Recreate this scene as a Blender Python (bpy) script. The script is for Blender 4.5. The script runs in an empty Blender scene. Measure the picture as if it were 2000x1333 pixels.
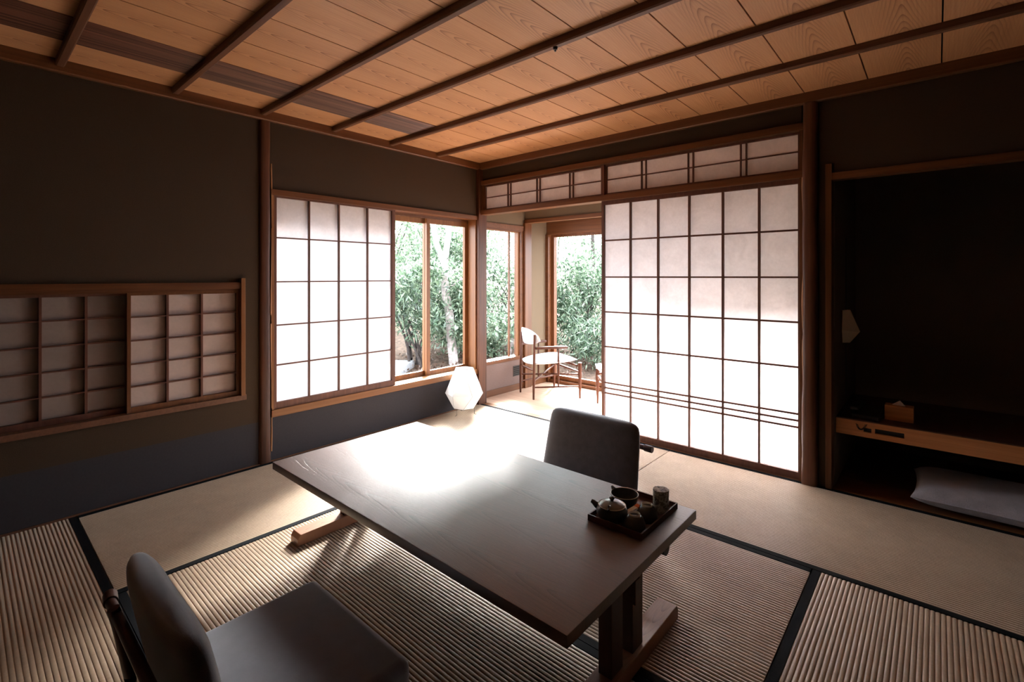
import bpy, bmesh, math, random
import numpy as np
from mathutils import Vector, Matrix
random.seed(7); rng = np.random.default_rng(11)
sc = bpy.context.scene
COL = sc.collection
R = math.radians

# ---------------------------------------------------------------- camera
# world: x runs along the right-hand (shoji) wall, y along the left wall, corner post at the origin, z up
F_PX = 948.0
cam_d = bpy.data.cameras.new('camera'); cam = bpy.data.objects.new('camera', cam_d); COL.objects.link(cam)
cam.location = (3.3052, -3.3046, 1.22)
cam.rotation_euler = (R(90), 0, R(41.203))
cam_d.sensor_width = 36; cam_d.lens = 36 * F_PX / 2000
cam_d.shift_x = 0; cam_d.shift_y = -(666.5 - 540) / 2000
cam_d.clip_start = 0.05; cam_d.clip_end = 200
sc.camera = cam

# ---------------------------------------------------------------- light
sc.view_settings.view_transform = 'Standard'; sc.view_settings.look = 'None'
sc.view_settings.gamma = 1; sc.view_settings.use_curve_mapping = False
sc.view_settings.exposure = 1.35
w = bpy.data.worlds.new('sky'); sc.world = w; w.use_nodes = True
bg = w.node_tree.nodes['Background']
bg.inputs['Color'].default_value = (0.86, 0.94, 1.0, 1); bg.inputs['Strength'].default_value = 5.2
sun_d = bpy.data.lights.new('sun', 'SUN'); sun = bpy.data.objects.new('sun', sun_d); COL.objects.link(sun)
sun_d.energy = 46.0; sun_d.angle = R(26); sun_d.color = (1.0, 0.98, 0.95)
sun.rotation_euler = Vector((0.52, -0.66, -0.58)).to_track_quat('-Z', 'Y').to_euler(); sun.location = (-4, 6, 8)
sc.cycles.max_bounces = 14; sc.cycles.diffuse_bounces = 8; sc.cycles.transmission_bounces = 8
sc.cycles.transparent_max_bounces = 12; sc.cycles.use_denoising = True
sc.cycles.sample_clamp_indirect = 8
def portal(name, loc, rot, sx, sy):
    d = bpy.data.lights.new(name, 'AREA'); d.shape = 'RECTANGLE'; d.size = sx; d.size_y = sy
    o = bpy.data.objects.new(name, d); COL.objects.link(o); o.location = loc; o.rotation_euler = rot
    d.cycles.is_portal = True
portal('window_portal', (-0.19, -0.6, 1.05), (0, R(-90), 0), 1.5, 2.75)
portal('garden_door_portal', (1.15, 1.34, 0.9), (R(-90), 0, 0), 2.6, 1.75)

# ---------------------------------------------------------------- materials
def newmat(name):
    m = bpy.data.materials.new(name); m.use_nodes = True
    nt = m.node_tree; b = nt.nodes['Principled BSDF']
    return m, nt, b
def N(nt, t, **kw):
    n = nt.nodes.new(t)
    for k, v in kw.items(): setattr(n, k, v)
    return n
def MA(nt, op, a, b=None, c=None):
    n = nt.nodes.new('ShaderNodeMath'); n.operation = op
    for i, v in enumerate((a, b, c)):
        if v is None: continue
        if isinstance(v, (int, float)): n.inputs[i].default_value = v
        else: nt.links.new(v, n.inputs[i])
    return n.outputs[0]
def ramp(nt, fac, stops):
    r = nt.nodes.new('ShaderNodeValToRGB'); nt.links.new(fac, r.inputs[0])
    el = r.color_ramp.elements
    while len(el) > 1: el.remove(el[-1])
    el[0].position = stops[0][0]; el[0].color = (*stops[0][1], 1)
    for p, c in stops[1:]:
        e = el.new(p); e.color = (*c, 1)
    return r.outputs[0]
def coords(nt, scale=(1, 1, 1), loc=(0, 0, 0)):
    tc = N(nt, 'ShaderNodeTexCoord'); mp = N(nt, 'ShaderNodeMapping')
    mp.inputs['Scale'].default_value = scale; mp.inputs['Location'].default_value = loc
    nt.links.new(tc.outputs['Object'], mp.inputs['Vector']); return mp.outputs[0]
def noise(nt, vec, scale, detail=3, rough=0.55, dist=0.0):
    n = N(nt, 'ShaderNodeTexNoise'); n.inputs['Scale'].default_value = scale; n.inputs['Detail'].default_value = detail
    n.inputs['Roughness'].default_value = rough; n.inputs['Distortion'].default_value = dist
    nt.links.new(vec, n.inputs['Vector']); return n.outputs['Fac']
def bump(nt, b, h, strength=0.2, dist=0.002):
    n = N(nt, 'ShaderNodeBump'); n.inputs['Strength'].default_value = strength; n.inputs['Distance'].default_value = dist
    nt.links.new(h, n.inputs['Height']); nt.links.new(n.outputs[0], b.inputs['Normal'])
def mixc(nt, fac, a, b, mode='MIX'):
    n = N(nt, 'ShaderNodeMix', data_type='RGBA', blend_type=mode)
    for i, v in ((0, fac), (6, a), (7, b)):
        if isinstance(v, (int, float)): n.inputs[i].default_value = v
        elif isinstance(v, tuple): n.inputs[i].default_value = (*v, 1)
        else: nt.links.new(v, n.inputs[i])
    return n.outputs[2]
def wood(name, dark, light, axis='Z', rough=0.45, fine=55, bstr=0.25, spec=0.3):
    m, nt, b = newmat(name)
    s = {'X': (1.2, fine, fine), 'Y': (fine, 1.2, fine), 'Z': (fine, fine, 1.2)}[axis]
    v = coords(nt, s)
    n1 = noise(nt, v, 1.0, 4, 0.6, 0.3)
    v2 = coords(nt, tuple(q * 0.18 for q in s), (3, 5, 2)); n2 = noise(nt, v2, 1.0, 2)
    f = MA(nt, 'ADD', MA(nt, 'MULTIPLY', n1, 0.6), MA(nt, 'MULTIPLY', n2, 0.4))
    c = ramp(nt, f, [(0.34, dark), (0.66, light)])
    nt.links.new(c, b.inputs['Base Color']); b.inputs['Roughness'].default_value = rough
    b.inputs['Specular IOR Level'].default_value = spec
    bump(nt, b, n1, bstr, 0.001)
    return m
def plain(name, col, rough=0.6, metal=0.0, nscale=0, nstr=0.15, amount=0.12):
    m, nt, b = newmat(name); b.inputs['Base Color'].default_value = (*col, 1)
    b.inputs['Roughness'].default_value = rough; b.inputs['Metallic'].default_value = metal
    if rough > 0.7: b.inputs['Specular IOR Level'].default_value = 0.12
    if nscale:
        v = coords(nt); n = noise(nt, v, nscale, 4)
        c = ramp(nt, n, [(0.3, tuple(q * (1 - amount) for q in col)), (0.7, tuple(min(1, q * (1 + amount)) for q in col))])
        nt.links.new(c, b.inputs['Base Color']); bump(nt, b, n, nstr, 0.002)
    return m
def cathedral(name, board_w, axis_u, cols, A, B, rough, spec=0.4, x0=0.0):
    """sawn boards with nested-arch grain; boards run along axis_u, each board_w wide"""
    m, nt, b = newmat(name)
    tc = N(nt, 'ShaderNodeTexCoord'); sp = N(nt, 'ShaderNodeSeparateXYZ'); nt.links.new(tc.outputs['Object'], sp.inputs[0])
    u = sp.outputs[1 if axis_u == 'Y' else 0]; vv = sp.outputs[0 if axis_u == 'Y' else 1]
    vs = MA(nt, 'DIVIDE', MA(nt, 'SUBTRACT', vv, x0), board_w)
    idx = MA(nt, 'FLOOR', vs)
    wn = N(nt, 'ShaderNodeTexWhiteNoise', noise_dimensions='1D'); nt.links.new(idx, wn.inputs['W'])
    rnd = wn.outputs['Value']
    v = MA(nt, 'MULTIPLY', MA(nt, 'SUBTRACT', MA(nt, 'SUBTRACT', vs, idx), MA(nt, 'ADD', 0.42, MA(nt, 'MULTIPLY', rnd, 0.16))), board_w)
    cb = N(nt, 'ShaderNodeCombineXYZ'); nt.links.new(MA(nt, 'MULTIPLY', u, 2.2), cb.inputs[0]); nt.links.new(MA(nt, 'MULTIPLY', vv, 9), cb.inputs[1]); nt.links.new(MA(nt, 'MULTIPLY', idx, 3.7), cb.inputs[2])
    dn = noise(nt, cb.outputs[0], 1.0, 2, 0.5)
    r = MA(nt, 'SQRT', MA(nt, 'ADD', MA(nt, 'MULTIPLY', v, v), 0.00035))
    ph = MA(nt, 'ADD', MA(nt, 'SUBTRACT', MA(nt, 'MULTIPLY', r, A), MA(nt, 'MULTIPLY', u, B)), MA(nt, 'ADD', MA(nt, 'MULTIPLY', dn, 2.4), MA(nt, 'MULTIPLY', rnd, 7)))
    fr = MA(nt, 'FRACT', ph)
    line = MA(nt, 'POWER', fr, 3.5)
    fade = MA(nt, 'MAXIMUM', 0.12, MA(nt, 'SUBTRACT', 1.0, MA(nt, 'MULTIPLY', MA(nt, 'ABSOLUTE', MA(nt, 'DIVIDE', v, board_w)), 3.2)))
    line = MA(nt, 'MULTIPLY', line, MA(nt, 'MULTIPLY', fade, MA(nt, 'ADD', 0.5, MA(nt, 'MULTIPLY', rnd, 0.5))))
    cf = N(nt, 'ShaderNodeCombineXYZ'); nt.links.new(MA(nt, 'MULTIPLY', u, 2.5), cf.inputs[0]); nt.links.new(MA(nt, 'MULTIPLY', vv, 160), cf.inputs[1])
    fn = noise(nt, cf.outputs[0], 1.0, 3, 0.6)
    base = ramp(nt, fn, [(0.3, cols[1]), (0.7, cols[2])])
    tone = mixc(nt, MA(nt, 'MULTIPLY', rnd, 0.30), base, cols[3])
    c = mixc(nt, line, tone, cols[0])
    nt.links.new(c, b.inputs['Base Color']); b.inputs['Roughness'].default_value = rough
    b.inputs['Specular IOR Level'].default_value = spec
    if spec > 0.9:
        gv = coords(nt, (60, 900, 60)); gn = noise(nt, gv, 1.0, 2, 0.7); bump(nt, b, MA(nt, 'ADD', MA(nt, 'MULTIPLY', gn, 0.8), MA(nt, 'MULTIPLY', line, -1.0)), 0.6, 0.0012)
    else: bump(nt, b, MA(nt, 'ADD', fn, line), 0.25, 0.0008)
    return m
def fabric(name, c1, c2, scale=900, rough=0.95, sheen=0.3):
    m, nt, b = newmat(name)
    v = coords(nt); n = noise(nt, v, scale, 2, 0.7); n2 = noise(nt, v, 25, 3)
    f = MA(nt, 'ADD', MA(nt, 'MULTIPLY', n, 0.75), MA(nt, 'MULTIPLY', n2, 0.25))
    nt.links.new(ramp(nt, f, [(0.35, c1), (0.65, c2)]), b.inputs['Base Color'])
    b.inputs['Roughness'].default_value = rough; b.inputs['Sheen Weight'].default_value = sheen
    b.inputs['Sheen Roughness'].default_value = 0.5; b.inputs['Sheen Tint'].default_value = (0.9, 0.93, 1.0, 1); b.inputs['Specular IOR Level'].default_value = 0.2
    bump(nt, b, n, 0.5, 0.001)
    return m
def paper(name, col, trans=0.55, fiber=0.12):
    m, nt, b = newmat(name); nt.nodes.remove(b); out = nt.nodes['Material Output']
    v = coords(nt, (1, 1, 1)); n = noise(nt, v, 5.0, 5, 0.6, 2.2); n2 = noise(nt, v, 60, 3, 0.6)
    f = MA(nt, 'ADD', MA(nt, 'MULTIPLY', n, 0.6), MA(nt, 'MULTIPLY', n2, 0.4))
    c = ramp(nt, f, [(0.35, tuple(q * (1 - fiber) for q in col)), (0.65, col)])
    d = N(nt, 'ShaderNodeBsdfDiffuse'); t = N(nt, 'ShaderNodeBsdfTranslucent'); mx = N(nt, 'ShaderNodeMixShader')
    nt.links.new(c, d.inputs[0]); nt.links.new(c, t.inputs[0]); mx.inputs[0].default_value = trans
    nt.links.new(d.outputs[0], mx.inputs[1]); nt.links.new(t.outputs[0], mx.inputs[2]); nt.links.new(mx.outputs[0], out.inputs[0])
    return m
def glassm(name):
    m, nt, b = newmat(name); nt.nodes.remove(b); out = nt.nodes['Material Output']
    t = N(nt, 'ShaderNodeBsdfTransparent'); g = N(nt, 'ShaderNodeBsdfGlossy'); g.inputs['Roughness'].default_value = 0.02
    lw = N(nt, 'ShaderNodeLayerWeight'); lw.inputs[0].default_value = 0.5; mx = N(nt, 'ShaderNodeMixShader')
    nt.links.new(MA(nt, 'ADD', 0.0, MA(nt, 'MULTIPLY', MA(nt, 'POWER', lw.outputs['Facing'], 5.0), 0.4)), mx.inputs[0]); nt.links.new(t.outputs[0], mx.inputs[1]); nt.links.new(g.outputs[0], mx.inputs[2])
    nt.links.new(mx.outputs[0], out.inputs[0]); return m
def leafm(name, c1, c2, c3):
    m, nt, b = newmat(name); nt.nodes.remove(b); out = nt.nodes['Material Output']
    g = N(nt, 'ShaderNodeNewGeometry')
    c = ramp(nt, g.outputs['Random Per Island'], [(0.0, c1), (0.55, c2), (1.0, c3)])
    d = N(nt, 'ShaderNodeBsdfDiffuse'); t = N(nt, 'ShaderNodeBsdfTranslucent'); mx = N(nt, 'ShaderNodeMixShader')
    gl = N(nt, 'ShaderNodeBsdfGlossy'); gl.inputs['Roughness'].default_value = 0.35; m2 = N(nt, 'ShaderNodeMixShader'); m2.inputs[0].default_value = 0.06
    nt.links.new(c, d.inputs[0]); nt.links.new(c, t.inputs[0]); mx.inputs[0].default_value = 0.35
    nt.links.new(d.outputs[0], mx.inputs[1]); nt.links.new(t.outputs[0], mx.inputs[2])
    nt.links.new(mx.outputs[0], m2.inputs[1]); nt.links.new(gl.outputs[0], m2.inputs[2]); nt.links.new(m2.outputs[0], out.inputs[0]); return m
def tatamim(name, c1, c2, axis):
    m, nt, b = newmat(name)
    # rush stalks lie across the ribs
    s = (25, 900, 1) if axis == 'Y' else (900, 25, 1)
    v = coords(nt, s); n = noise(nt, v, 1.0, 2, 0.6)
    n2 = noise(nt, coords(nt), 3.0, 3); n3 = noise(nt, coords(nt), 14.0, 3)
    f = MA(nt, 'ADD', MA(nt, 'MULTIPLY', n, 0.6), MA(nt, 'ADD', MA(nt, 'MULTIPLY', n2, 0.25), MA(nt, 'MULTIPLY', n3, 0.15)))
    nt.links.new(ramp(nt, f, [(0.33, c1), (0.67, c2)]), b.inputs['Base Color'])
    b.inputs['Roughness'].default_value = 0.45; b.inputs['Specular IOR Level'].default_value = 0.5
    b.inputs['Sheen Weight'].default_value = 1.0; b.inputs['Sheen Roughness'].default_value = 0.4; b.inputs['Sheen Tint'].default_value = (1.0, 0.86, 0.72, 1)
    bump(nt, b, n, 0.35, 0.0008)
    return m

M = {}
M['trimY'] = wood('hinoki_trim_y', (0.085, 0.030, 0.010), (0.165, 0.064, 0.024), 'Y', 0.42)
M['trimX'] = wood('hinoki_trim_x', (0.085, 0.030, 0.010), (0.165, 0.064, 0.024), 'X', 0.42)
M['trimZ'] = wood('hinoki_trim_z', (0.085, 0.030, 0.010), (0.165, 0.064, 0.024), 'Z', 0.42)
M['paleX'] = wood('pale_trim_x', (0.15, 0.058, 0.018), (0.25, 0.105, 0.037), 'X', 0.4)
M['paleY'] = wood('pale_trim_y', (0.15, 0.058, 0.018), (0.25, 0.105, 0.037), 'Y', 0.4)
M['paleZ'] = wood('pale_trim_z', (0.15, 0.058, 0.018), (0.25, 0.105, 0.037), 'Z', 0.4)
M['darkX'] = wood('dark_batten_x', (0.11, 0.048, 0.027), (0.18, 0.083, 0.045), 'X', 0.5)
M['lattice'] = wood('lattice_wood', (0.085, 0.034, 0.022), (0.15, 0.06, 0.038), 'Z', 0.5)
M['postZ'] = wood('natural_post_wood', (0.028, 0.010, 0.006), (0.13, 0.046, 0.020), 'Z', 0.5, 30, 1.0)
M['sap'] = wood('sapwood_edge', (0.32, 0.15, 0.06), (0.48, 0.24, 0.11), 'Z', 0.45, 30)
M['plaster'] = plain('brown_earth_plaster', (0.060, 0.0395, 0.0255), 0.9, 0, 220, 0.3, 0.10)
M['vplaster'] = plain('pale_brown_veranda_plaster', (0.15, 0.112, 0.075), 0.9, 0, 220, 0.3, 0.10)
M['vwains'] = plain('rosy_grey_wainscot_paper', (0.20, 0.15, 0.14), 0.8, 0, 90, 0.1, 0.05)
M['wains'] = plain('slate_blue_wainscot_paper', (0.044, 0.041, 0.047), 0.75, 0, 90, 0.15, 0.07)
M['ceil'] = cathedral('cedar_ceiling_boards', 0.3035, 'Y', [(0.20, 0.065, 0.022), (0.57, 0.29, 0.14), (0.68, 0.375, 0.19), (0.50, 0.24, 0.105)], 85, 12, 0.5)
M['reed'] = wood('dark_reeded_strip', (0.05, 0.018, 0.011), (0.24, 0.10, 0.06), 'Y', 0.4, 130, 0.4)
M['table'] = cathedral('dark_oak_tabletop', 0.2075, 'X', [(0.008, 0.004, 0.003), (0.055, 0.026, 0.019), (0.10, 0.048, 0.035), (0.045, 0.02, 0.015)], 75, 7, 0.40, 1.0, -0.415)
M['table'].node_tree.nodes['Principled BSDF'].inputs['IOR'].default_value = 1.7
M['tableX'] = wood('dark_oak_edge', (0.05, 0.02, 0.014), (0.10, 0.042, 0.028), 'X', 0.4)
M['tableY'] = cathedral('oak_table_foot', 0.07, 'Y', [(0.09, 0.036, 0.02), (0.30, 0.14, 0.08), (0.38, 0.185, 0.11), (0.26, 0.115, 0.06)], 130, 14, 0.4, 0.5, -0.035)
M['tableZ'] = wood('dark_oak_leg', (0.05, 0.02, 0.014), (0.10, 0.042, 0.028), 'Z', 0.4)
M['teak'] = wood('teak_chair_wood', (0.05, 0.014, 0.007), (0.095, 0.03, 0.014), 'Z', 0.4)
M['floorw'] = wood('veranda_floorboards', (0.46, 0.30, 0.21), (0.62, 0.44, 0.33), 'X', 0.4, 30)
M['zaisu'] = fabric('charcoal_grey_fabric', (0.034, 0.031, 0.035), (0.095, 0.09, 0.105), sheen=0.9)
M['cush'] = fabric('slate_grey_linen', (0.30, 0.305, 0.355), (0.52, 0.53, 0.61), 500, sheen=0.8)
M['pale'] = fabric('pale_blue_grey_fabric', (0.5, 0.53, 0.6), (0.72, 0.75, 0.82))
M['paper'] = paper('washi_paper', (0.88, 0.87, 0.895), 0.60)
M['paperl'] = paper('dense_washi_paper', (0.86, 0.845, 0.86), 0.21)
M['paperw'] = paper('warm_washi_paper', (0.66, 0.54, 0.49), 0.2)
M['papershade'] = paper('shade_toned_washi_paper', (0.38, 0.31, 0.28), 0.2)  # darker copy of the warm paper, with the recess shade put into its colour
M['paperr'] = paper('transom_washi_paper', (0.86, 0.80, 0.78), 0.45)
M['lamp'] = paper('lantern_paper', (0.93, 0.93, 0.93), 0.35, 0.04)
M['sconce'] = paper('sconce_paper', (0.85, 0.72, 0.58), 0.25, 0.06)
M['glass'] = glassm('window_glass')
M['tatX'] = tatamim('tatami_rush_x', (0.24, 0.155, 0.088), (0.46, 0.325, 0.205), 'X')
M['tatY'] = tatamim('tatami_rush_y', (0.24, 0.155, 0.088), (0.46, 0.325, 0.205), 'Y')
M['heri'] = plain('black_border_cloth', (0.005, 0.006, 0.008), 0.9, 0, 400, 0.3, 0.3)
M['black'] = plain('black_metal', (0.015, 0.015, 0.016), 0.35)
M['void'] = plain('dark_recess', (0.02, 0.02, 0.02), 0.8)
M['alc'] = plain('dark_alcove_plaster', (0.17, 0.125, 0.10), 0.92, 0, 150, 0.3, 0.1)
M['desk'] = wood('orange_desk_wood', (0.42, 0.17, 0.06), (0.62, 0.28, 0.11), 'X', 0.4)
M['tray'] = wood('tray_wood', (0.06, 0.022, 0.014), (0.13, 0.05, 0.03), 'X', 0.35)
M['pot'] = plain('dark_stoneware', (0.06, 0.064, 0.06), 0.28, 0, 60, 0.1, 0.25)
M['glaze'] = plain('grey_green_glaze', (0.20, 0.19, 0.165), 0.3, 0, 40, 0.1, 0.2)
M['rim'] = plain('pale_glazed_rim', (0.80, 0.76, 0.68), 0.3)
M['white'] = plain('white_packet', (0.92, 0.91, 0.92), 0.4)
M['orange'] = plain('orange_packet_tip', (0.75, 0.16, 0.03), 0.45)
M['stone'] = plain('pale_garden_stone', (0.30, 0.30, 0.32), 0.8, 0, 30, 0.4, 0.2)
M['soil'] = plain('leaf_littered_soil', (0.09, 0.06, 0.046), 0.95, 0, 14, 0.8, 0.65)
M['barkw'] = plain('pale_bark', (0.34, 0.30, 0.295), 0.85, 0, 22, 0.7, 0.35)
M['barkd'] = plain('grey_brown_bark', (0.055, 0.045, 0.043), 0.9, 0, 30, 0.8, 0.4)
M['leafA'] = leafm('leaf_green', (0.03, 0.06, 0.035), (0.15, 0.22, 0.14), (0.32, 0.40, 0.30))
M['leafB'] = leafm('leaf_deep_green', (0.012, 0.028, 0.016), (0.085, 0.14, 0.085), (0.25, 0.33, 0.23))
M['leafC'] = leafm('leaf_yellow_green', (0.10, 0.15, 0.07), (0.24, 0.31, 0.17), (0.42, 0.48, 0.33))
M['litter'] = leafm('fallen_leaf_brown', (0.05, 0.022, 0.014), (0.12, 0.065, 0.045), (0.22, 0.16, 0.13))
# tea caddy paper
def caddym():
    m, nt, b = newmat('speckled_caddy_paper'); v = coords(nt)
    n = noise(nt, v, 55, 5, 0.7, 1.5); c = ramp(nt, n, [(0.38, (0.03, 0.028, 0.024)), (0.47, (0.22, 0.20, 0.17)), (0.58, (0.55, 0.52, 0.46))])
    nt.links.new(c, b.inputs['Base Color']); b.inputs['Roughness'].default_value = 0.6; return m
M['caddy'] = caddym()

# ---------------------------------------------------------------- mesh helpers
class MB:
    def __init__(s): s.bm = bmesh.new()
    def box(s, x0, x1, y0, y1, z0, z1, mat=None):
        g = bmesh.ops.create_cube(s.bm, size=1)
        T = Matrix.Translation(((x0+x1)/2, (y0+y1)/2, (z0+z1)/2)) @ Matrix.Diagonal((abs(x1-x0), abs(y1-y0), abs(z1-z0), 1))
        if mat is not None: T = mat @ T
        bmesh.ops.transform(s.bm, matrix=T, verts=g['verts']); return s
    def cyl(s, p, q, r0, r1=None, seg=16, cap=True):
        p = Vector(p); q = Vector(q); r1 = r0 if r1 is None else r1
        d = q - p
        g = bmesh.ops.create_cone(s.bm, cap_ends=cap, segments=seg, radius1=r0, radius2=r1, depth=d.length)
        bmesh.ops.transform(s.bm, matrix=Matrix.Translation((p+q)/2) @ d.to_track_quat('Z', 'Y').to_matrix().to_4x4(), verts=g['verts']); return s
    def tube(s, pts, rs, seg=10):
        pts = [Vector(p) for p in pts]
        if isinstance(rs, (int, float)): rs = [rs]*len(pts)
        rings = []; up = Vector((0, 0, 1))
        for i, p in enumerate(pts):
            d = (pts[min(i+1, len(pts)-1)] - pts[max(i-1, 0)]).normalized()
            a = d.cross(up)
            if a.length < 1e-3: a = d.cross(Vector((0, 1, 0)))
            a.normalize(); b = a.cross(d).normalized()
            rings.append([s.bm.verts.new(p + (a*math.cos(2*math.pi*k/seg) + b*math.sin(2*math.pi*k/seg))*rs[i]) for k in range(seg)])
        for i in range(len(rings)-1):
            for k in range(seg): s.bm.faces.new((rings[i][k], rings[i][(k+1) % seg], rings[i+1][(k+1) % seg], rings[i+1][k]))
        s.bm.faces.new(rings[0][::-1]); s.bm.faces.new(rings[-1]); return s
    def lathe(s, prof, c=(0, 0, 0), seg=40):
        rings = []
        for r, z in prof:
            rings.append([s.bm.verts.new((c[0]+max(r, 1e-5)*math.cos(2*math.pi*k/seg), c[1]+max(r, 1e-5)*math.sin(2*math.pi*k/seg), c[2]+z)) for k in range(seg)])
        for i in range(len(rings)-1):
            for k in range(seg): s.bm.faces.new((rings[i][k], rings[i][(k+1) % seg], rings[i+1][(k+1) % seg], rings[i+1][k]))
        return s
    def prism(s, pts, axis, a0, a1):
        def P(u, v, a): return {'X': (a, u, v), 'Y': (u, a, v), 'Z': (u, v, a)}[axis]
        A = [s.bm.verts.new(P(u, v, a0)) for u, v in pts]; B = [s.bm.verts.new(P(u, v, a1)) for u, v in pts]
        n = len(pts)
        for i in range(n): s.bm.faces.new((A[i], A[(i+1) % n], B[(i+1) % n], B[i]))
        s.bm.faces.new(A[::-1]); s.bm.faces.new(B); return s
    def rbox(s, x0, x1, y0, y1, z0, z1, r, seg=4):
        n0 = len(s.bm.verts); g = bmesh.ops.create_cube(s.bm, size=1)
        bmesh.ops.transform(s.bm, matrix=Matrix.Translation(((x0+x1)/2, (y0+y1)/2, (z0+z1)/2)) @ Matrix.Diagonal((x1-x0, y1-y0, z1-z0, 1)), verts=g['verts'])
        es = list({e for v in g['verts'] for e in v.link_edges})
        bmesh.ops.bevel(s.bm, geom=es, offset=r, segments=seg, affect='EDGES', profile=0.5); return s
    def build(s, name, m, parent=None, smooth=None, bev=0, matrix=None):
        bmesh.ops.remove_doubles(s.bm, verts=s.bm.verts, dist=1e-6)
        bmesh.ops.recalc_face_normals(s.bm, faces=s.bm.faces)
        if matrix is not None: bmesh.ops.transform(s.bm, matrix=matrix, verts=s.bm.verts)
        me = bpy.data.meshes.new(name); s.bm.to_mesh(me); s.bm.free()
        me.materials.append(m)
        o = bpy.data.objects.new(name, me); COL.objects.link(o)
        if parent: o.parent = parent
        if smooth is not None:
            for p in me.polygons: p.use_smooth = True
            me.set_sharp_from_angle(angle=R(smooth))
        if bev:
            md = o.modifiers.new('bevel', 'BEVEL'); md.width = bev; md.segments = 2; md.limit_method = 'ANGLE'
        return o
def struct(o): o['kind'] = 'structure'; return o
def tag(o, label, cat, group=None, kind=None):
    o['label'] = label; o['category'] = cat
    if group: o['group'] = group
    if kind: o['kind'] = kind
    return o
def empty(name, loc, rz=0.0):
    o = bpy.data.objects.new(name, None); COL.objects.link(o); o.location = loc; o.rotation_euler = (0, 0, rz); o.empty_display_size = 0.1; return o

# ================================================================ ROOM SHELL
CZ = 2.297; XR = 3.88; YB = -3.87; MB_ = MB
# --- sub floor + alcove floor + veranda floor
b = MB(); b.box(-0.15, 4.6, YB-0.1, 0.0, -0.12, -0.035); b.box(2.715, 4.6, 0.0, 1.05, -0.12, 0.0)
struct(b.build('floor', M['trimX']))
def floorboards():
    m = MB(); y = 0.062
    ys = [0.062, 0.19, 0.32, 0.45, 0.58, 0.71, 0.84, 0.97, 1.10, 1.22]
    for a, c in zip(ys[:-1], ys[1:]):
        m.box(-0.1, 2.71, a+0.0008, c-0.0008, -0.12, 0.0)
    return m.build('floor_veranda', M['floorw'], bev=0.0008)
struct(floorboards())
# threshold with sliding grooves
b = MB()
for a, c in ((0.0, 0.012), (0.016, 0.034), (0.038, 0.062)): b.box(0.04, 2.70, a, c, -0.12, 0.001)
b.box(0.04, 2.70, 0.0, 0.062, -0.12, -0.004)
struct(b.build('trim_1', M['paleX']))
b = MB(); b.box(2.79, XR, 0.0, 0.012, -0.05, 0.002); struct(b.build('trim_2', M['paleX']))

# --- left wall with window opening and low recess
b = MB(); W = -0.15
b.box(W, 0, -2.0, 0.0, 1.79, 2.24); b.box(W, 0, -1.95, -0.0, 0.285, 0.29)
b.box(W, 0, -2.02, -1.945, 0.0, 1.79)
b.box(W, 0, YB, -2.0, 1.15, 2.24); b.box(W, 0, YB, -2.0, 0.275, 0.465); b.box(W, 0, -2.13, -2.0, 0.465, 1.15)
b.box(W, 0, YB, -3.35, 0.465, 1.15); b.box(W, -0.075, -3.35, -2.13, 0.465, 1.15)
b.box(W, 0, YB, 0.0, 2.24, 2.34)
struct(b.build('wall_left', M['plaster']))
b = MB(); b.box(W, 0.0005, -1.95, -0.045, -0.05, 0.288); b.box(W, 0.0005, YB, -2.0, -0.05, 0.275)
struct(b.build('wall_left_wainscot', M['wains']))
# --- right-hand wall above the transom, beside and above the alcove
b = MB()
b.box(0.04, 2.70, 0.0, 0.06, 2.12, 2.34); b.box(2.79, 2.84, 0.0, 0.06, -0.05, 2.34); b.box(2.84, 4.6, 0.0, 0.06, 1.80, 2.34)
b.box(2.70, 2.79, 0.03, 0.06, 0, 2.34); b.box(XR, 4.6, 0.0, 0.06, -0.12, 1.80)
struct(b.build('wall_right', M['plaster']))
# --- alcove shell
b = MB(); b.box(2.80, 2.858, 0.06, 1.05, -0.05, 2.34); b.box(2.80, 4.6, 1.0, 1.05, -0.05, 2.34); b.box(4.5, 4.6, 0.06, 1.05, -0.05, 2.34)
b.box(2.80, 4.6, 0.06, 1.05, 2.2, 2.34)
struct(b.build('wall_alcove', M['alc']))
# --- walls behind the camera
b = MB(); b.box(XR, XR+0.1, YB, 0.0, -0.12, 2.34); struct(b.build('wall_east', M['plaster']))
b = MB(); b.box(-0.15, XR+0.1, YB-0.1, YB, -0.12, 2.34); struct(b.build('wall_back', M['plaster']))
# --- veranda walls
b = MB(); V0 = -0.19; V1 = -0.10
b.box(V0, V1, 0.05, 0.86, -0.12, 0.33); b.box(V0, V1, 0.05, 0.86, 1.73, 2.34); b.box(V0, V1, 0.74, 0.86, 0.33, 1.73)
b.box(V0, V1, 0.86, 1.34, -0.12, 2.34)
b.box(V1, 2.80, 0.80, 0.86, 1.84, 2.34)           # hanging wall over the inner line
b.box(V1, 2.80, 1.22, 1.34, 1.82, 2.34); b.box(2.35, 2.80, 1.22, 1.34, -0.12, 1.82)
b.box(2.712, 2.80, 0.06, 1.34, -0.12, 2.34)
struct(b.build('wall_veranda', M['vplaster']))
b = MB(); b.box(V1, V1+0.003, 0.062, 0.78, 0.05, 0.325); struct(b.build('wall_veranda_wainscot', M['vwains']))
b = MB(); b.box(-0.19, 2.80, 0.06, 1.34, 2.25, 2.34); struct(b.build('ceiling_veranda', M['paleX']))
b = MB(); b.box(V1, V1+0.012, 0.062, 1.22, 0.0, 0.065); struct(b.build('baseboard_veranda', M['trimY'], bev=0.001))
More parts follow.
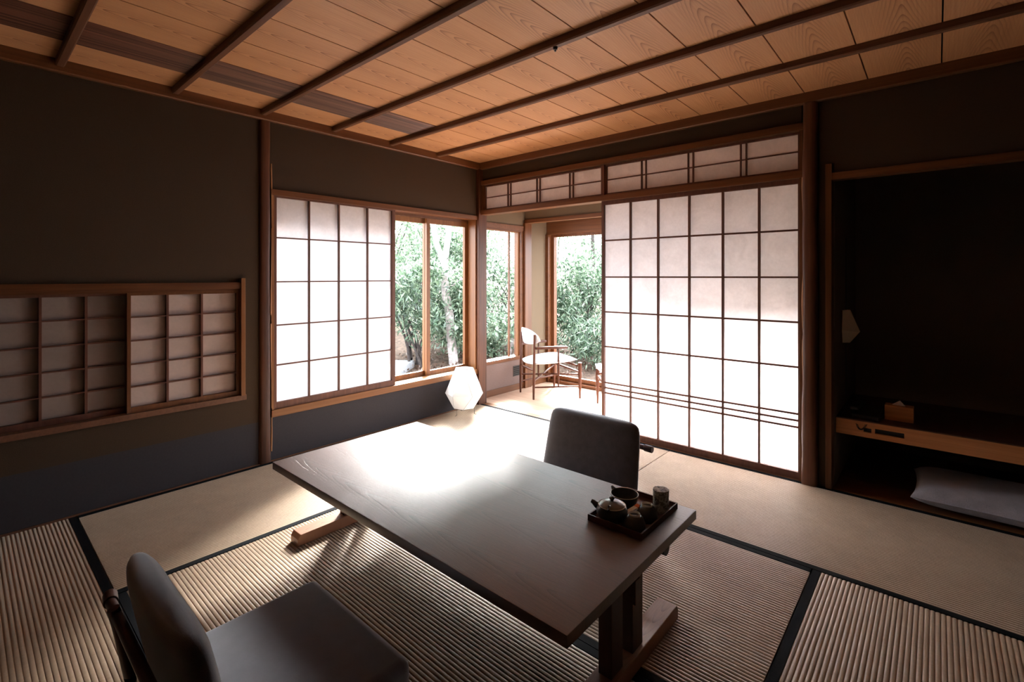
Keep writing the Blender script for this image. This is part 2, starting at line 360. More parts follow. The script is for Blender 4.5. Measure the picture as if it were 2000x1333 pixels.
# --- ceiling boards: slightly lapped, seams run along y
b = MB(); xs = [-0.02+0.0] ; k = 0
edges = [0.0, 0.3035, 0.607] + [0.911+0.3015*i for i in range(12)]
edges = [e for e in edges if e < XR] + [XR+0.05]
for a, c in zip(edges[:-1], edges[1:]):
    if abs(a-0.3035) < 1e-6:
        b.box(a+0.003, c-0.003, -1.02, 0.06, CZ, CZ+0.03); continue
    b.box(a+0.003, c-0.003, YB, 0.06, CZ, CZ+0.03)
struct(b.build('ceiling', M['ceil']))
b = MB(); b.box(-0.15, XR+0.1, YB-0.1, 0.06, CZ+0.030, CZ+0.08); struct(b.build('ceiling_backing', M['void']))
b = MB(); n = 20
for i in range(n):                                   # reeded dark board
    x0 = 0.3075 + i*(0.296/n); x1 = x0 + 0.296/n
    pts = [(x0+(x1-x0)*t, CZ+0.005-0.010*math.sin(math.pi*t)) for t in (0.02, 0.25, 0.5, 0.75, 0.98)] + [(x1, CZ+0.02), (x0, CZ+0.02)]
    b.prism(pts, 'Y', YB, -1.02)
struct(b.build('ceiling_reeded_strip', M['reed']))
# --- battens
for i, y in enumerate((-0.54, -1.025, -1.515, -2.0, -2.485, -2.97, -3.455)):
    b = MB(); z0 = CZ-0.035; h = 0.018
    b.prism([(y-h, CZ), (y-h, z0+0.006), (y-h+0.006, z0), (y+h-0.006, z0), (y+h, z0+0.006), (y+h, CZ)], 'X', 0.03, XR)
    o = struct(b.build('trim_%d' % (3+i), M['darkX']))
    if i == 2:
        k = MB(); k.cyl((2.0, y, z0-0.012), (2.0, y, z0+0.002), 0.009, 0.012, 12); k.cyl((2.0, y, z0-0.02), (2.0, y, z0-0.012), 0.004, 0.004, 8)
        hk = k.build('hook', M['black'], o, 40); hk['label'] = 'small black hook'
# --- cornice (mawaribuchi)
b = MB(); b.prism([(0.0, 2.235), (0.026, 2.235), (0.032, 2.241), (0.036, CZ), (0.0, CZ)], 'Y', YB, 0.0)
struct(b.build('trim_10', M['trimY']))
b = MB(); b.prism([(0.0, 2.235), (-0.026, 2.235), (-0.032, 2.241), (-0.036, CZ), (0.0, CZ)], 'X', 0.0, XR)
struct(b.build('trim_11', M['trimX']))
# --- floor edge battens along the walls
b = MB(); b.box(0.0, 0.014, YB, -0.05, -0.03, 0.006); struct(b.build('baseboard_left', M['darkX']))

# --- posts
b = MB(); b.box(-0.05, 0.037, -0.047, 0.058, -0.05, 2.24); struct(b.build('trim_12', M['postZ'], bev=0.003))   # corner post
def natural_post(name, cx, cy, rx, ry, amp, seed, z1=2.236, face=None):
    m = MB(); rs = random.Random(seed); seg = 20; nz = 48; rings = []
    pa = [rs.uniform(0, 6.28) for _ in range(6)]
    for i in range(nz+1):
        z = z1*i/nz; ring = []
        flare = 1.0 + 0.16*math.exp(-z/0.35)
        for k in range(seg):
            t = 2*math.pi*k/seg; c, s_ = math.cos(t), math.sin(t)
            q = 0.55
            ex = math.copysign(abs(c)**q, c); ey = math.copysign(abs(s_)**q, s_)
            wv = 1 + amp*(math.sin(z*5+pa[0]+c*1.5)+0.6*math.sin(z*13+pa[1]+2*s_)+0.3*math.sin(z*31+pa[2]+3*c))
            ring.append(m.bm.verts.new((cx+rx*ex*wv*flare, cy+ry*ey*flare*(1+amp*0.5*math.sin(z*9+pa[3])), z)))
        rings.append(ring)
    for i in range(nz):
        for k in range(seg): m.bm.faces.new((rings[i][k], rings[i][(k+1) % seg], rings[i+1][(k+1) % seg], rings[i+1][k]))
    m.bm.faces.new(rings[0][::-1]); m.bm.faces.new(rings[-1])
    return struct(m.build(name, M['postZ'], smooth=50))
natural_post('trim_13', 2.744, -0.002, 0.036, 0.036, 0.06, 3)
natural_post('trim_14', -0.012, -1.984, 0.030, 0.034, 0.035, 5)
# pale sapwood strip on the window side of the left post
b = MB(); zz = [i*0.07 for i in range(1, 29)]
b.tube([(0.012, -1.9465+0.003*math.sin(z*5), z) for z in zz], [0.0035+0.002*math.sin(z*7+1) for z in zz], 8)
struct(b.build('trim_15', M['sap'], smooth=60))
b = MB(); b.tube([(2.709, -0.014+0.002*math.sin(z*9), z) for z in zz if z < 1.85], [0.004+0.002*math.sin(z*7+1)+0.0015*math.sin(z*19) for z in zz if z < 1.85], 8)
struct(b.build('trim_16', M['sap'], smooth=60))

# --- right wall joinery: lower lintel, upper lintel, jambs, alcove frame
b = MB(); b.box(0.036, 2.715, -0.022, 0.075, 1.805, 1.848); struct(b.build('trim_17', M['trimX'], bev=0.0015))
b = MB(); b.box(0.036, 2.715, -0.022, 0.07, 2.088, 2.128); struct(b.build('trim_18', M['trimX'], bev=0.0015))
b = MB(); b.box(2.690, 2.708, -0.012, 0.06, 0.0, 2.088); b.box(0.036, 0.052, -0.005, 0.06, 1.848, 2.088); struct(b.build('trim_19', M['trimZ'], bev=0.001))
b = MB(); b.box(2.822, 2.852, -0.016, 0.06, -0.0, 1.865); struct(b.build('trim_20', M['trimZ'], bev=0.0015))
b = MB(); b.box(2.852, XR, -0.012, 0.06, 1.772, 1.812); struct(b.build('trim_21', M['trimX'], bev=0.0015))
b = MB(); b.box(1.338, 1.364, -0.004, 0.05, 1.848, 2.088); struct(b.build('trim_22', M['lattice'], bev=0.001))

# --- left window frame, sill
b = MB(); b.box(-0.10, 0.018, -1.945, -0.045, 1.757, 1.795); struct(b.build('trim_23', M['trimY'], bev=0.0015))
b = MB(); b.box(-0.10, 0.018, -1.945, -0.045, 0.290, 0.338); struct(b.build('trim_24', M['paleY'], bev=0.0015))
b = MB(); b.box(-0.12, 0.010, -1.945, -1.926, 0.338, 1.757); b.box(-0.17, 0.004, -0.062, -0.045, 0.338, 1.757); struct(b.build('trim_25', M['paleZ'], bev=0.001))
# --- low recess frame
b = MB(); b.box(0.0, 0.022, -3.45, -2.135, 1.142, 1.182); b.box(-0.075, 0.0, -3.35, -2.13, 1.128, 1.15)
struct(b.build('trim_26', M['trimY'], bev=0.001))
b = MB(); b.box(0.0, 0.03, -2.135, -2.11, 0.470, 1.208); struct(b.build('trim_27', M['paleZ'], bev=0.001))
b = MB(); b.box(-0.075, 0.02, -3.45, -2.10, 0.440, 0.472); struct(b.build('trim_28', M['darkX'], bev=0.001))

# --- glazed windows -------------------------------------------------
def sash(parent, axis, c, a0, a1, z0, z1, st, tr, br, glass=True, th=0.03):
    """axis 'Y': sash in a plane x=c spanning y a0..a1 ; axis 'X': plane y=c spanning x a0..a1"""
    def bx(m, p0, p1, q0, q1, t=th):
        if axis == 'Y': m.box(c-t/2, c+t/2, p0, p1, q0, q1)
        else: m.box(p0, p1, c-t/2, c+t/2, q0, q1)
        return m
    mats = (M['paleZ'],) if axis == 'Y' else (M['trimZ'],)
    m = MB(); bx(m, a0, a0+st, z0, z1); bx(m, a1-st, a1, z0, z1); bx(m, a0+st, a1-st, z1-tr, z1); bx(m, a0+st, a1-st, z0, z0+br)
    o = m.build('sash', mats[0], parent, bev=0.0015)
    g = MB(); bx(g, a0+st, a1-st, z0+br, z1-tr, 0.004); g.build('glass_pane', M['glass'], o)
    return o
w1 = struct(empty('window_1', (0, 0, 0)))
m = MB(); m.box(-0.18, -0.10, -1.95, -0.045, 1.735, 1.80); m.box(-0.18, -0.10, -1.95, -0.045, 0.288, 0.335); m.box(-0.18, -0.10, -1.95, -1.93, 0.335, 1.735)
m.build('frame', M['trimY'], w1, bev=0.001)
sash(w1, 'Y', -0.118, -0.56, -0.062, 0.335, 1.735, 0.036, 0.042, 0.042)
sash(w1, 'Y', -0.150, -1.93, -0.525, 0.335, 1.735, 0.036, 0.042, 0.042)
w2 = struct(empty('window_2', (0, 0, 0)))
m = MB(); m.box(-0.19, -0.092, 0.058, 0.76, 1.70, 1.735); m.box(-0.19, -0.085, 0.058, 0.76, 0.325, 0.36); m.box(-0.19, -0.092, 0.725, 0.76, 0.36, 1.70)
m.build('frame', M['trimY'], w2, bev=0.001)
sash(w2, 'Y', -0.135, 0.06, 0.725, 0.348, 1.705, 0.014, 0.012, 0.012)
m = MB(); m.box(-0.175, -0.160, 0.60, 0.622, 0.35, 1.70); m.build('meeting_rail', M['trimZ'], w2)
d1 = struct(empty('door_1', (0, 0, 0)))
m = MB(); m.box(-0.1, 2.4, 1.19, 1.34, 1.70, 1.84); m.box(-0.1, -0.06, 1.17, 1.34, 0.0, 1.70); m.box(-0.1, 2.4, 1.19, 1.36, -0.10, 0.035); m.box(2.32, 2.36, 1.19, 1.34, 0, 1.7)
m.build('frame', M['trimX'], d1, bev=0.001)
sash(d1, 'X', 1.245, -0.06, 1.16, 0.035, 1.70, 0.040, 0.03, 0.05)
sash(d1, 'X', 1.290, 1.10, 2.32, 0.035, 1.70, 0.040, 0.03, 0.05)
# veranda inner line: slim lintel, corner post, dark bead over the side window
b = MB(); b.box(-0.1, 2.71, 0.785, 0.87, 1.80, 1.838); struct(b.build('trim_29', M['trimX'], bev=0.0015))
b = MB(); b.box(-0.1, -0.065, 0.765, 0.875, 0.0, 1.80); struct(b.build('trim_30', M['trimZ'], bev=0.002))
b = MB(); b.box(-0.1, -0.088, 0.06, 0.78, 1.715, 1.765); struct(b.build('trim_31', M['darkX']))
b = MB(); b.box(-0.1, -0.092, 0.60, 0.70, 0.15, 0.26)
o = b.build('floor_vent', M['black']); tag(o, 'small dark square vent in the low wall of the veranda', 'vent')
for i in range(5):
    s_ = MB(); s_.box(-0.092, -0.089, 0.607, 0.693, 0.160+i*0.02, 0.170+i*0.02); s_.build('slat', M['void'], o)

# ================================================================ TATAMI
def tatami(x0, x1, y0, y1, along, label, heri=0.029):
    root = empty('tatami_mat', ((x0+x1)/2, (y0+y1)/2, 0))
    tag(root, label, 'tatami mat', 'tatami mats covering the floor')
    hx, hy = (x1-x0)/2-0.0015, (y1-y0)/2-0.0015
    L, Wd = (hx-0.002, hy) if along == 'X' else (hy-0.002, hx)
    inner = Wd-heri; n = max(1, round(2*inner/0.0148)); p = 2*inner/n
    m = MB(); pr = []
    for i in range(n):
        v0 = -inner+i*p
        for t in (0.0, 0.12, 0.3, 0.5, 0.7, 0.88):
            pr.append((v0+p*t, -0.0026+0.0026*math.sin(math.pi*t)**0.6))
    pr.append((inner, -0.003))
    lo = [m.bm.verts.new((-L, v, z) if along == 'X' else (v, -L, z)) for v, z in pr]
    hi = [m.bm.verts.new((L, v, z) if along == 'X' else (v, L, z)) for v, z in pr]
    for i in range(len(pr)-1): m.bm.faces.new((lo[i], lo[i+1], hi[i+1], hi[i]))
    if along == 'X': m.box(-L, L, -inner, inner, -0.034, -0.0031)
    else: m.box(-inner, inner, -L, L, -0.034, -0.0031)
    m.build('woven_surface', M['tat'+along], root, smooth=40)
    for s in (-1, 1):
        h = MB(); a, c = sorted((s*inner, s*Wd))
        if along == 'X': h.box(-L, L, a, c, -0.034, 0.0006)
        else: h.box(a, c, -L, L, -0.034, 0.0006)
        h.build('border', M['heri'], root)
    return root
YA, YC, YD = -0.958, -1.93, -2.905
tatami(0.014, 1.897, YA, -0.002, 'X', 'pale tatami mat in the far corner beside the paper floor lantern')
tatami(1.897, XR, YA, -0.002, 'X', 'tatami mat along the paper screens and the alcove edge')
tatami(0.014, 0.94, YD, YA, 'Y', 'tatami mat along the left wall under the low paper panels')
tatami(0.94, 2.915, YC, YA, 'X', 'tatami mat under the tea tray side of the low table')
tatami(0.94, 2.915, YD, YC, 'X', 'ribbed tatami mat under the front floor chair seat')
tatami(2.915, XR, YD, YA, 'Y', 'ribbed tatami mat at the lower right corner of the photo')
tatami(0.014, 1.897, YB, YD, 'X', 'dark ribbed tatami mat at the lower left corner of the photo')

# ================================================================ SHOJI
def shoji(name, label, loc, rz, W_, H_, cols, rows, stile=(0.016, 0.03), rails=(0.012, 0.045), kw=0.008, kd=0.016, pm='paper', extra=(), th=0.026, group=None, fm='lattice', kv=None):
    """local x = width, local -y = room side, z up; cols/rows = centre lines of the lattice"""
    root = empty(name, loc, rz); tag(root, label, 'sliding screen', group)
    kv = kv or kw
    for a, c in ((0, stile[0]), (W_-stile[1], W_)):
        m = MB(); m.box(a, c, -th/2, th/2, 0, H_); m.build('stile', M[fm], root, bev=0.001)
    m = MB(); m.box(stile[0], W_-stile[1], -th/2, th/2, H_-rails[0], H_); m.build('top_rail', M[fm], root, bev=0.001)
    m = MB(); m.box(stile[0], W_-stile[1], -th/2, th/2, 0, rails[1]); m.build('bottom_rail', M[fm], root, bev=0.001)
    m = MB()
    for c in cols: m.box(c-kv/2, c+kv/2, -th/2+0.002, -th/2+0.002+kd, rails[1], H_-rails[0])
    for r in list(rows)+list(extra): m.box(stile[0], W_-stile[1], -th/2+0.003, -th/2+0.001+kd, r-kw/2, r+kw/2)
    m.build('lattice', M['lattice'], root)
    m = MB(); y = -th/2+0.0035+kd; m.box(stile[0], W_-stile[1], y, y+0.0006, rails[1], H_-rails[0]); m.build('paper', M[pm], root)
    return root
# on the left window
y0 = -1.922; W1_ = 0.955
shoji('shoji_screen', 'tall white paper screen with four columns over the left window', (-0.012, y0, 0.335), R(90), W1_, 1.424,
      [0.241, 0.466, 0.705], [0.292, 0.558, 0.848, 1.143], kw=0.0085, kv=0.0105, kd=0.016, pm='paperl')
# wide one on the right wall
shoji('shoji_screen', 'wide floor-standing paper screen with six columns beside the natural post', (1.332, 0.026, 0.0), 0, 1.36, 1.806,
      [1.576-1.332, 1.794-1.332, 2.02-1.332, 2.243-1.332, 2.463-1.332], [0.673, 0.943, 1.214, 1.498], (0.022, 0.014), (0.03, 0.045),
      kw=0.011, kd=0.018, extra=(0.392, 0.352, 0.312), kv=0.013, th=0.03)
# transom panels
def transom(label, x0, x1, doubles):
    Wt = x1-x0
    cols = []
    for d in doubles: cols += [d-x0-0.017, d-x0+0.017]
    r = shoji('transom_screen', label, (x0, 0.024, 1.852), 0, Wt, 0.232, cols, [0.116], (0.012, 0.012), (0.012, 0.012), kw=0.0075, kd=0.014, pm='paperr', th=0.024, group='paper transom panels above the sliding screens', kv=0.009)
    return r
transom('paper transom panel over the opening to the veranda', 0.052, 1.338, (0.362, 0.700, 1.044))
transom('paper transom panel above the wide six-column screen', 1.364, 2.690, (1.683, 2.030, 2.371))
# low panels
ry = [0.614-0.472, 0.738-0.472, 0.866-0.472, 0.995-0.472]
shoji('low_paper_panel', 'small low paper panel at the right end of the wall recess, nearer the room', (-0.014, -2.700, 0.472), R(90), 0.565, 0.656,
      [0.186, 0.358], ry, (0.018, 0.018), (0.014, 0.03), kw=0.007, kd=0.022, pm='paperw', th=0.028, group='small paper panels in the low wall recess', kv=0.011, fm='trimZ')
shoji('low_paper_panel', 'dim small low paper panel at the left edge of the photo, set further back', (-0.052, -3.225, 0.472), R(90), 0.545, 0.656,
      [0.190, 0.363], ry, (0.018, 0.018), (0.014, 0.03), kw=0.007, kd=0.022, pm='papershade', th=0.028, group='small paper panels in the low wall recess', kv=0.011)

# ================================================================ LOW TABLE
tb = empty('low_table', (1.815, -1.93, 0)); tag(tb, 'low dark brown wooden table standing on tatami, carrying the tea tray', 'table')
m = MB(); m.rbox(-0.825, 0.825, -0.415, 0.415, 0.326, 0.36, 0.003, 2); m.build('tabletop', M['table'], tb, smooth=40)
for s, xf in ((-1, 1.105-1.815), (1, 2.575-1.815)):
    m = MB(); m.prism([(-0.365, 0.0), (-0.365, 0.030), (-0.353, 0.05), (0.308, 0.05), (0.318, 0.034), (0.318, 0.0)], 'X', xf-0.036, xf+0.036)
    ft = m.build('foot', M['tableY'], tb, bev=0.002)
    for sy in (-0.095, 0.035):
        m = MB(); m.box(xf-0.022, xf+0.022, sy-0.034, sy+0.034, 0.048, 0.30); m.build('leg', M['tableZ'], tb, bev=0.002)
    m = MB(); m.box(xf-0.028, xf+0.028, -0.33, 0.28, 0.29, 0.327); m.build('cross_bearer', M['tableZ'], tb, bev=0.003)
m = MB(); m.box(-0.70, 0.83-0.03, -0.016, 0.016, 0.215, 0.29); m.build('stretcher', M['tableX'], tb, bev=0.002)
m = MB(); m.cyl((2.575-1.815, 0.20, 0.30), (2.575-1.815+0.045, 0.20, 0.30), 0.022, 0.022, 20); m.build('peg', M['black'], tb, 40)

# ================================================================ FLOOR CHAIRS (zaisu)
def zaisu(loc, rz, label):
    """local +y = the way the sitter faces"""
    root = empty('floor_chair', loc, rz); tag(root, label, 'floor chair', 'legless floor chairs at the low table')
    # seat
    m = MB(); nx, ny = 14, 12; hw, y0, y1 = 0.290, -0.20, 0.295
    m.rbox(-hw, hw, y0, y1, 0.035, 0.122, 0.030, 5)
    m.build('seat', M['zaisu'], root, 50)
    # backrest: padded slab leaning back, softly domed
    m = MB(); Wb, Hb, T = 0.298, 0.36, 0.088
    sec = []; 
    def prof(w, t, n=5, e=3.2):
        pts = []
        for k in range(40):
            a = 2*math.pi*k/40; c, s_ = math.cos(a), math.sin(a)
            pts.append((w*math.copysign(abs(c)**(2/e), c), t*math.copysign(abs(s_)**(2/2.4), s_)))
        return pts
    rings = []; lv = [0.0, 0.03, 0.12, 0.22, 0.29, 0.33, 0.35, 0.362, 0.37]
    sh = [1, 1, 1, 1, 0.995, 0.97, 0.90, 0.75, 0.45]
    for h, q in zip(lv, sh):
        wq = Wb - (1-q)*0.09 - 0.02*(h/0.37)
        ring = []
        for (u, v) in prof(wq, T/2*q + 0.0):
            yy = -0.165 - h*0.20 + v + 0.012*(1-(u/Wb)**2)*-1
            ring.append(m.bm.verts.new((u, yy, 0.085+h)))
        rings.append(ring)
    for i in range(len(rings)-1):
        for k in range(40): m.bm.faces.new((rings[i][k], rings[i][(k+1) % 40], rings[i+1][(k+1) % 40], rings[i+1][k]))
    m.bm.faces.new(rings[0][::-1]); m.bm.faces.new(rings[-1])
    m.build('backrest', M['zaisu'], root, 60)
    # bent wooden base rails and rear uprights
    for s in (-1, 1):
        m = MB(); m.box(s*0.24-0.024, s*0.24+0.024, -0.29, 0.275, 0.0, 0.030); m.build('base_rail', M['tableZ'], root, bev=0.004)
        m = MB(); m.tube([(s*0.205, -0.265, 0.02), (s*0.205, -0.262, 0.15), (s*0.205, -0.288, 0.30), (s*0.205, -0.300, 0.345)], [0.018, 0.017, 0.016, 0.014], 12)
        m.build('upright', M['tableZ'], root, 50)
    m = MB(); m.cyl((-0.28, -0.293, 0.325), (0.28, -0.293, 0.325), 0.013, 0.013, 16)
    for s in (-1, 1): m.cyl((s*0.278, -0.293, 0.325), (s*0.322, -0.288, 0.325), 0.017, 0.017, 18)
    m.build('back_bar', M['tableX'], root, 50, bev=0.002)
    return root
zaisu((1.880, -2.735, 0.0), 0, 'charcoal floor chair in the foreground with its back to the camera')
zaisu((1.880, -1.235, 0.0), R(180), 'charcoal floor chair on the far side of the low table')

# ================================================================ FLOOR LANTERN
lt = empty('paper_floor_lantern', (0.150, -0.345, 0), R(12)); tag(lt, 'white faceted paper floor lantern on thin wire legs in the corner', 'lantern')
m = MB(); seg = 6; rr = [(0.098, 0.058), (0.168, 0.185), (0.088, 0.405)]; rings = []
for i, (r, z) in enumerate(rr):
    off = 0.5 if i == 1 else 0.0
    rings.append([m.bm.verts.new((r*math.cos(2*math.pi*(k+off)/seg), r*math.sin(2*math.pi*(k+off)/seg), z)) for k in range(seg)])
for i in range(2):
    A_, B_ = rings[i], rings[i+1]
    for k in range(seg):
        if i == 0: m.bm.faces.new((A_[k], A_[(k+1) % seg], B_[k])); m.bm.faces.new((A_[(k+1) % seg], B_[(k+1) % seg], B_[k]))
        else: m.bm.faces.new((A_[k], A_[(k+1) % seg], B_[(k+1) % seg])); m.bm.faces.new((A_[k], B_[(k+1) % seg], B_[k]))
m.build('shade', M['lamp'], lt)
m = MB(); P = lambda i, k: (rr[i][0]*1.004*math.cos(2*math.pi*(k+(0.5 if i == 1 else 0))/seg), rr[i][0]*1.004*math.sin(2*math.pi*(k+(0.5 if i == 1 else 0))/seg), rr[i][1])
for i in (0, 2):
    for k in range(seg): m.cyl(P(i, k), P(i, k+1), 0.0016, None, 6)
for k in range(seg): m.cyl(P(0, k), P(1, k), 0.0008, None, 6); m.cyl(P(1, k), P(2, k), 0.0008, None, 6)
m.build('wire_ring', M['black'], lt)
for a in (-100, 20, 140):
    c, s_ = math.cos(R(a)), math.sin(R(a)); m = MB(); m.tube([(0.092*c, 0.092*s_, 0.06), (0.092*c, 0.092*s_, 0.004), (0.110*c, 0.110*s_, 0.0025)], 0.0022, 8); m.build('leg', M['black'], lt)

# ================================================================ LOUNGE CHAIR on the veranda
ch = empty('lounge_chair', (0.262, 0.725, 0.0), R(-27)); tag(ch, 'teak armchair with pale padded seat and curved back on the veranda', 'chair')
def leg(parent, p, q, r0, r1, name='leg'):
    m = MB(); p, q = Vector(p), Vector(q); pts = [p.lerp(q, t) for t in (0, 0.25, 0.5, 0.8, 1)]
    rs = [r0*0.72, r0, (r0+r1)/2*1.04, r1*1.02, r1*0.9]; m.tube(pts, rs, 14); return m.build(name, M['teak'], parent, 50)
BL, BR, FL, FR = (-0.17, -0.22), (0.17, -0.22), (-0.285, 0.225), (0.285, 0.225)
for s, (x, y) in ((-1, BL), (1, BR)): leg(ch, (x*0.98, y-0.01, 0), (x, y, 0.64), 0.0135, 0.013)
for s, (x, y) in ((-1, FL), (1, FR)): leg(ch, (x, y, 0), (x, y, 0.355), 0.014, 0.019)
def bar(parent, name, p, q, r, r2=None):
    m = MB(); p, q = Vector(p), Vector(q); r2 = r2 or r
    m.tube([p.lerp(q, t) for t in (0, 0.3, 0.5, 0.7, 1)], [r, r2, r2*1.05, r2, r], 10); return m.build(name, M['teak'], parent, 50)
bar(ch, 'side_rail', (*BL, 0.12), (*FL, 0.12), 0.007, 0.009); bar(ch, 'side_rail', (*BR, 0.12), (*FR, 0.12), 0.007, 0.009)
bar(ch, 'back_rail', (*BL, 0.285), (*BR, 0.285), 0.009, 0.012); bar(ch, 'front_rail', (*FL, 0.26), (*FR, 0.26), 0.009, 0.011)
bar(ch, 'cross_stretcher', (*BL, 0.19), (*FR, 0.24), 0.008, 0.009); bar(ch, 'cross_stretcher', (*BR, 0.19), (*FL, 0.24), 0.008, 0.009)
bar(ch, 'seat_rail', (-0.27, 0.20, 0.325), (0.27, 0.20, 0.325), 0.011, 0.013)
for s in (-1, 1):
    m = MB(); pts = [(s*0.180, -0.215, 0.508), (s*0.205, -0.10, 0.512), (s*0.235, 0.0, 0.513), (s*0.245, 0.10, 0.513)]
    for (x, y, z), (x2, y2, z2), wA, wB in zip(pts[:-1], pts[1:], (0.018, 0.024, 0.027), (0.024, 0.027, 0.026)):
        vs = [m.bm.verts.new(v) for v in ((x-wA, y, z-0.012), (x+wA, y, z-0.012), (x+wA, y, z+0.012), (x-wA, y, z+0.012), (x2-wB, y2, z2-0.012), (x2+wB, y2, z2-0.012), (x2+wB, y2, z2+0.012), (x2-wB, y2, z2+0.012))]
        for f in ((0, 1, 5, 4), (1, 2, 6, 5), (2, 3, 7, 6), (3, 0, 4, 7), (0, 3, 2, 1), (4, 5, 6, 7)): m.bm.faces.new([vs[i] for i in f])
    bmesh.ops.remove_doubles(m.bm, verts=m.bm.verts, dist=1e-5)
    m.build('armrest', M['teak'], ch, 60, bev=0.004)
    bar(ch, 'arm_spindle', (s*0.235, 0.01, 0.13), (s*0.235, 0.01, 0.508), 0.008, 0.011)
# seat: domed pad
def pad(name, parent, fn, nu, nv, th, mat):
    m = MB(); top = []; bot = []
    for i in range(nu+1):
        rt, rb = [], []
        for j in range(nv+1):
            u, v = i/nu*2-1, j/nv*2-1; p, e = fn(u, v)
            rt.append(m.bm.verts.new(Vector(p)+Vector((0, 0, th*e)))); rb.append(m.bm.verts.new(Vector(p)-Vector((0, 0, th*0.45*e))))
        top.append(rt); bot.append(rb)
    for i in range(nu):
        for j in range(nv):
            m.bm.faces.new((top[i][j], top[i+1][j], top[i+1][j+1], top[i][j+1])); m.bm.faces.new((bot[i][j], bot[i][j+1], bot[i+1][j+1], bot[i+1][j]))
    for i in range(nu):
        for j in (0, nv): m.bm.faces.new((top[i][j], bot[i][j], bot[i+1][j], top[i+1][j]))
    for j in range(nv):
        for i in (0, nu): m.bm.faces.new((top[i][j], top[i][j+1], bot[i][j+1], bot[i][j]))
    return m.build(name, mat, parent, 70)
def seatfn(u, v):
    # rounded trapezoid, wider in front, slightly dished from side to side
    sx = u*math.sqrt(max(0, 1-v*v*0.30)); sy = v*math.sqrt(max(0, 1-u*u*0.25))
    y = 0.005+sy*0.245; wx = 0.235+0.045*sy
    e = (1-abs(u)**4)**0.5*(1-abs(v)**4)**0.5
    return (sx*wx*1.04, y, 0.365+0.014*v - 0.012*(1-u*u)), max(0.12, e)
pad('seat', ch, seatfn, 18, 18, 0.034, M['pale'])
# curved shell back
m = MB(); nu, nv = 22, 12; F1, F2 = [], []
for i in range(nu+1):
    u = i/nu*2-1; a, c_ = [], []
    for j in range(nv+1):
        v = j/nv*2-1
        hh = 0.082*max(0.10, (1-abs(u)**2.6))**0.5
        z = 0.604 + v*hh + 0.012*(1-u*u); x = u*0.200; y = -0.250 + 0.070*u*u + 0.012*v*-1
        e = max(0.1, (1-u**4)**0.5*(1-v**4)**0.5)
        a.append(m.bm.verts.new((x, y+0.020*e, z))); c_.append(m.bm.verts.new((x, y-0.008*e, z)))
    F1.append(a); F2.append(c_)
for i in range(nu):
    for j in range(nv):
        m.bm.faces.new((F1[i][j], F1[i+1][j], F1[i+1][j+1], F1[i][j+1])); m.bm.faces.new((F2[i][j], F2[i][j+1], F2[i+1][j+1], F2[i+1][j]))
    for j in (0, nv): m.bm.faces.new((F1[i][j], F2[i][j], F2[i+1][j], F1[i+1][j]))
for j in range(nv):
    for i in (0, nu): m.bm.faces.new((F1[i][j], F1[i][j+1], F2[i][j+1], F2[i][j]))
m.build('backrest', M['pale'], ch, 70)

fs = empty('footstool', (1.160, 0.745, 0.0), R(40)); tag(fs, 'teak footstool with pale seat half hidden behind the wide screen', 'stool')
for x in (-0.235, 0.235):
    for y in (-0.20, 0.20): leg(fs, (x, y, 0), (x, y, 0.335), 0.013, 0.019)
for y in (-0.20, 0.20): bar(fs, 'rail', (-0.235, y, 0.285), (0.235, y, 0.285), 0.012, 0.016)
for x in (-0.235, 0.235): bar(fs, 'rail', (x, -0.20, 0.27), (x, 0.20, 0.27), 0.012, 0.016)
def stoolfn(u, v):
    sx = u*math.sqrt(max(0, 1-v*v*0.12)); sy = v*math.sqrt(max(0, 1-u*u*0.12)); e = (1-abs(u)**5)**0.5*(1-abs(v)**5)**0.5
    return (sx*0.27, sy*0.235, 0.352+0.02*u*u), max(0.15, e)
pad('seat', fs, stoolfn, 14, 14, 0.034, M['pale'])

# ================================================================ TEA THINGS
TZ = 0.3605
tr = empty('tea_tray', (2.482, -1.698, TZ)); tag(tr, 'square dark wooden tray holding the tea set on the table', 'tray')
m = MB(); m.box(-0.100, 0.100, -0.142, 0.142, 0.0, 0.005); m.build('tray_base', M['tray'], tr)
m = MB(); t = 0.005
for a in ((-0.103, -0.103+t, -0.145, 0.145), (0.103-t, 0.103, -0.145, 0.145), (-0.103+t, 0.103-t, -0.145, -0.145+t), (-0.103+t, 0.103-t, 0.145-t, 0.145)): m.box(*a, 0.0, 0.022)
m.build('tray_rim', M['tray'], tr, bev=0.001)
Z0 = TZ+0.0055
tp = empty('teapot', (2.447, -1.792, Z0), R(200)); tag(tp, 'small dark round teapot with a lidded top and a thin white rim', 'teapot')
m = MB(); m.lathe([(0, 0), (0.034, 0), (0.042, 0.006), (0.053, 0.024), (0.054, 0.036), (0.049, 0.048), (0.0455, 0.053), (0.043, 0.052), (0.047, 0.036), (0.045, 0.02), (0.03, 0.006), (0, 0.004)]); m.build('body', M['pot'], tp, 50)
m = MB(); m.lathe([(0.0470, 0.0515), (0.0480, 0.0530), (0.0465, 0.0545), (0.0445, 0.0535)]); m.build('rim', M['rim'], tp, 50)
m = MB(); m.lathe([(0.0445, 0.054), (0.040, 0.058), (0.026, 0.063), (0.010, 0.0655), (0, 0.066)]); ld = m.build('lid', M['glaze'], tp, 60)
m = MB(); m.lathe([(0.006, 0.065), (0.006, 0.070), (0.0095, 0.074), (0.0095, 0.078), (0.005, 0.081), (0, 0.0815)], seg=20); m.build('knob', M['pot'], ld, 60)
m = MB(); m.tube([(0.040, 0.0, 0.036), (0.055, 0.0, 0.043), (0.066, 0.0, 0.052), (0.073, 0.0, 0.055)], [0.014, 0.011, 0.008, 0.0065], 14); m.build('spout', M['pot'], tp, 60)
